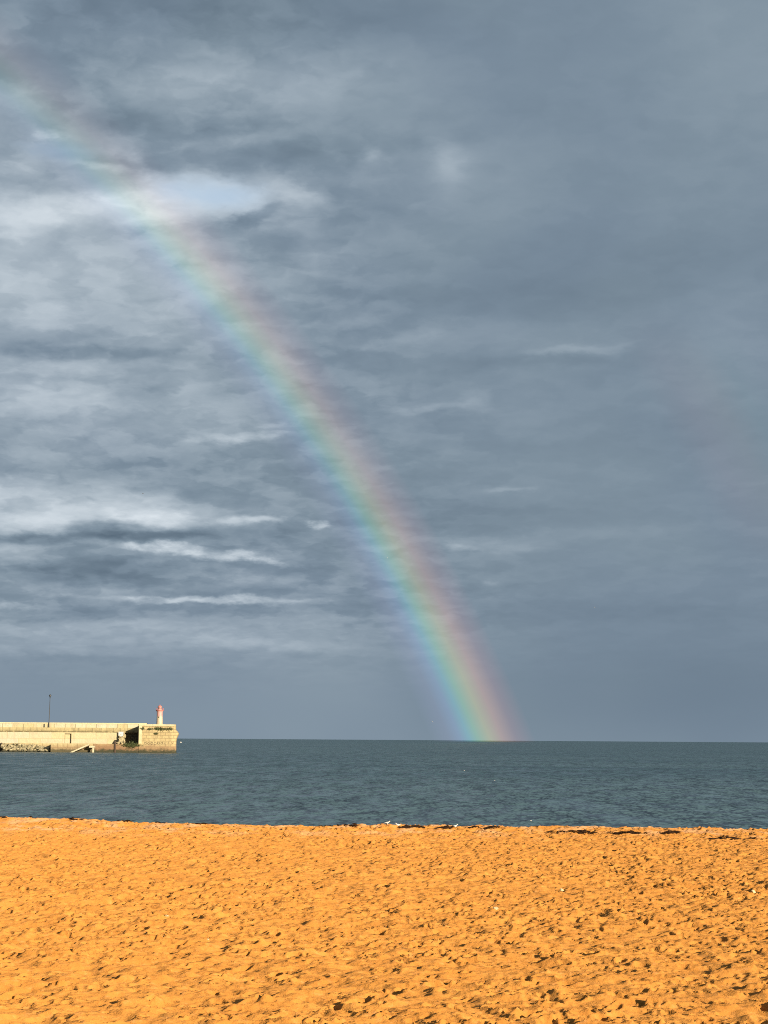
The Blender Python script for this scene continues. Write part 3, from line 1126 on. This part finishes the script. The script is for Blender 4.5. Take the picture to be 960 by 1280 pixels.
p = ground(226, 928.6, 0)
k = p.y / F
by = thing('buoy', (p.x, p.y, 0), 'small white buoy on the sea just off the end of the pier', 'buoy')
bm = bmesh.new()
lathe(bm, [(.5 * k, -.4 * k), (1.0 * k, 0), (1.0 * k, .5 * k), (.6 * k, .8 * k)], 14)
obj('float', bm, m_white, by, smooth=True)
bm = bmesh.new()
lathe(bm, [(.3 * k, .8 * k), (.2 * k, 1.4 * k), (.35 * k, 1.45 * k), (.1 * k, 1.8 * k)], 10)
obj('top_mark', bm, m_white, by)

# ------------------------------------------------------------------ wrack and pebbles on the sand
m_weed, n, bs = material('dried_seaweed', **{'Roughness': 1.0, 'Specular IOR Level': .05})
t = n.node('ShaderNodeNewGeometry')
n.put(bs.inputs['Base Color'], n.mix(E_(n, t.outputs['Random Per Island']), (.010, .005, .003), (.026, .013, .006)))


def weed_clump(px0, px1, py, thick, dens):
    bm = bmesh.new()
    c_ = ground((px0 + px1) / 2, py, 1.03)
    for k in range(int((px1 - px0) * dens)):
        u = random.uniform(-1, 1)
        px = (px0 + px1) / 2 + (px1 - px0) / 2 * u
        yv = py + random.gauss(0, .35) + .5 * math.sin(px * .13)
        q = ground(px, yv, 1.03)
        z = sand_z(q.x, q.y)
        l_ = random.uniform(.05, .16)
        a = random.gauss(0, .5) + (math.pi if random.random() < .5 else 0)
        w = l_ * random.uniform(.15, .4)
        hh = thick * random.uniform(.4, 1.2) * (1 - u * u * .7)
        d = Vector((math.cos(a), math.sin(a), random.uniform(-.15, .25))) * l_
        e = Vector((-math.sin(a), math.cos(a), 0)) * w
        o_ = Vector((q.x, q.y, z + hh * .4)) - Vector((c_.x, c_.y, 1.0))
        pts = [o_ - d, o_ - e - Vector((0, 0, hh * .5)), o_ + d, o_ + e - Vector((0, 0, hh * .5)), o_ + Vector((0, 0, hh * .6))]
        vs = [bm.verts.new(v) for v in pts]
        for f in ((0, 1, 4), (1, 2, 4), (2, 3, 4), (3, 0, 4), (3, 2, 1, 0)): bm.faces.new([vs[i] for i in f])
    o = obj('seaweed', bm, m_weed, loc=(c_.x, c_.y, 1.0))
    return o


for (a, b_, y_, th, de) in ((0, 10, 1023.2, .05, 2.5), (32, 44, 1024.4, .05, 2), (86, 104, 1026.6, .06, 3), (142, 164, 1028.0, .07, 4), (182, 208, 1028.6, .05, 3), (238, 262, 1030.8, .05, 2),
                            (398, 425, 1034.4, .06, 3.5), (430, 448, 1034.6, .05, 3), (498, 530, 1036.4, .07, 4), (545, 566, 1037.2, .08, 4.5), (586, 600, 1036.6, .06, 3), (600, 625, 1038, .05, 2.5),
                            (684, 708, 1041, .05, 3), (712, 748, 1041.6, .06, 3), (885, 925, 1048.5, .06, 3), (930, 958, 1050, .05, 2.5)):
    tag(weed_clump(a, b_, y_, th, de), 'thin dark strip of washed-up seaweed lying near the crest of the sand', 'seaweed', 'strips of seaweed along the strandline')
tag(weed_clump(760, 808, 1043.4, .08, 4), 'long dark strip of seaweed near the crest, second from the right', 'seaweed', 'strips of seaweed along the strandline')
tag(weed_clump(828, 850, 1042.6, .08, 6), 'short thick blackish clump of seaweed near the crest at right', 'seaweed', 'strips of seaweed along the strandline')

m_peb = rock_mat('pale_pebble', (.72, .58, .34), (.62, .48, .27), 0.0)
for px, py, r_, lab in ((941.5, 1115.5, .07, 'pale round pebble on the sand near the right edge'), (702.0, 1114.5, .06, 'pale pebble on the sand above the rough pale patch'),
                        (619.5, 1140, .06, 'pale pebble lying left of the rough pale patch of sand'), (259.8, 1176.5, .035, 'small pale pebble on the sand at left, beside a deep footprint'),
                        (208.5, 1148.0, .035, 'small pale pebble on the sand at upper left')):
    p = ground(px, py, 1.0)
    o = link('pebble', rock_mesh(int(px), 'pebble', .7), m_peb)
    o.scale = (r_, r_, r_)
    o.location = (p.x, p.y, sand_z(p.x, p.y) + r_ * .35)
    tag(o, lab, 'pebble')
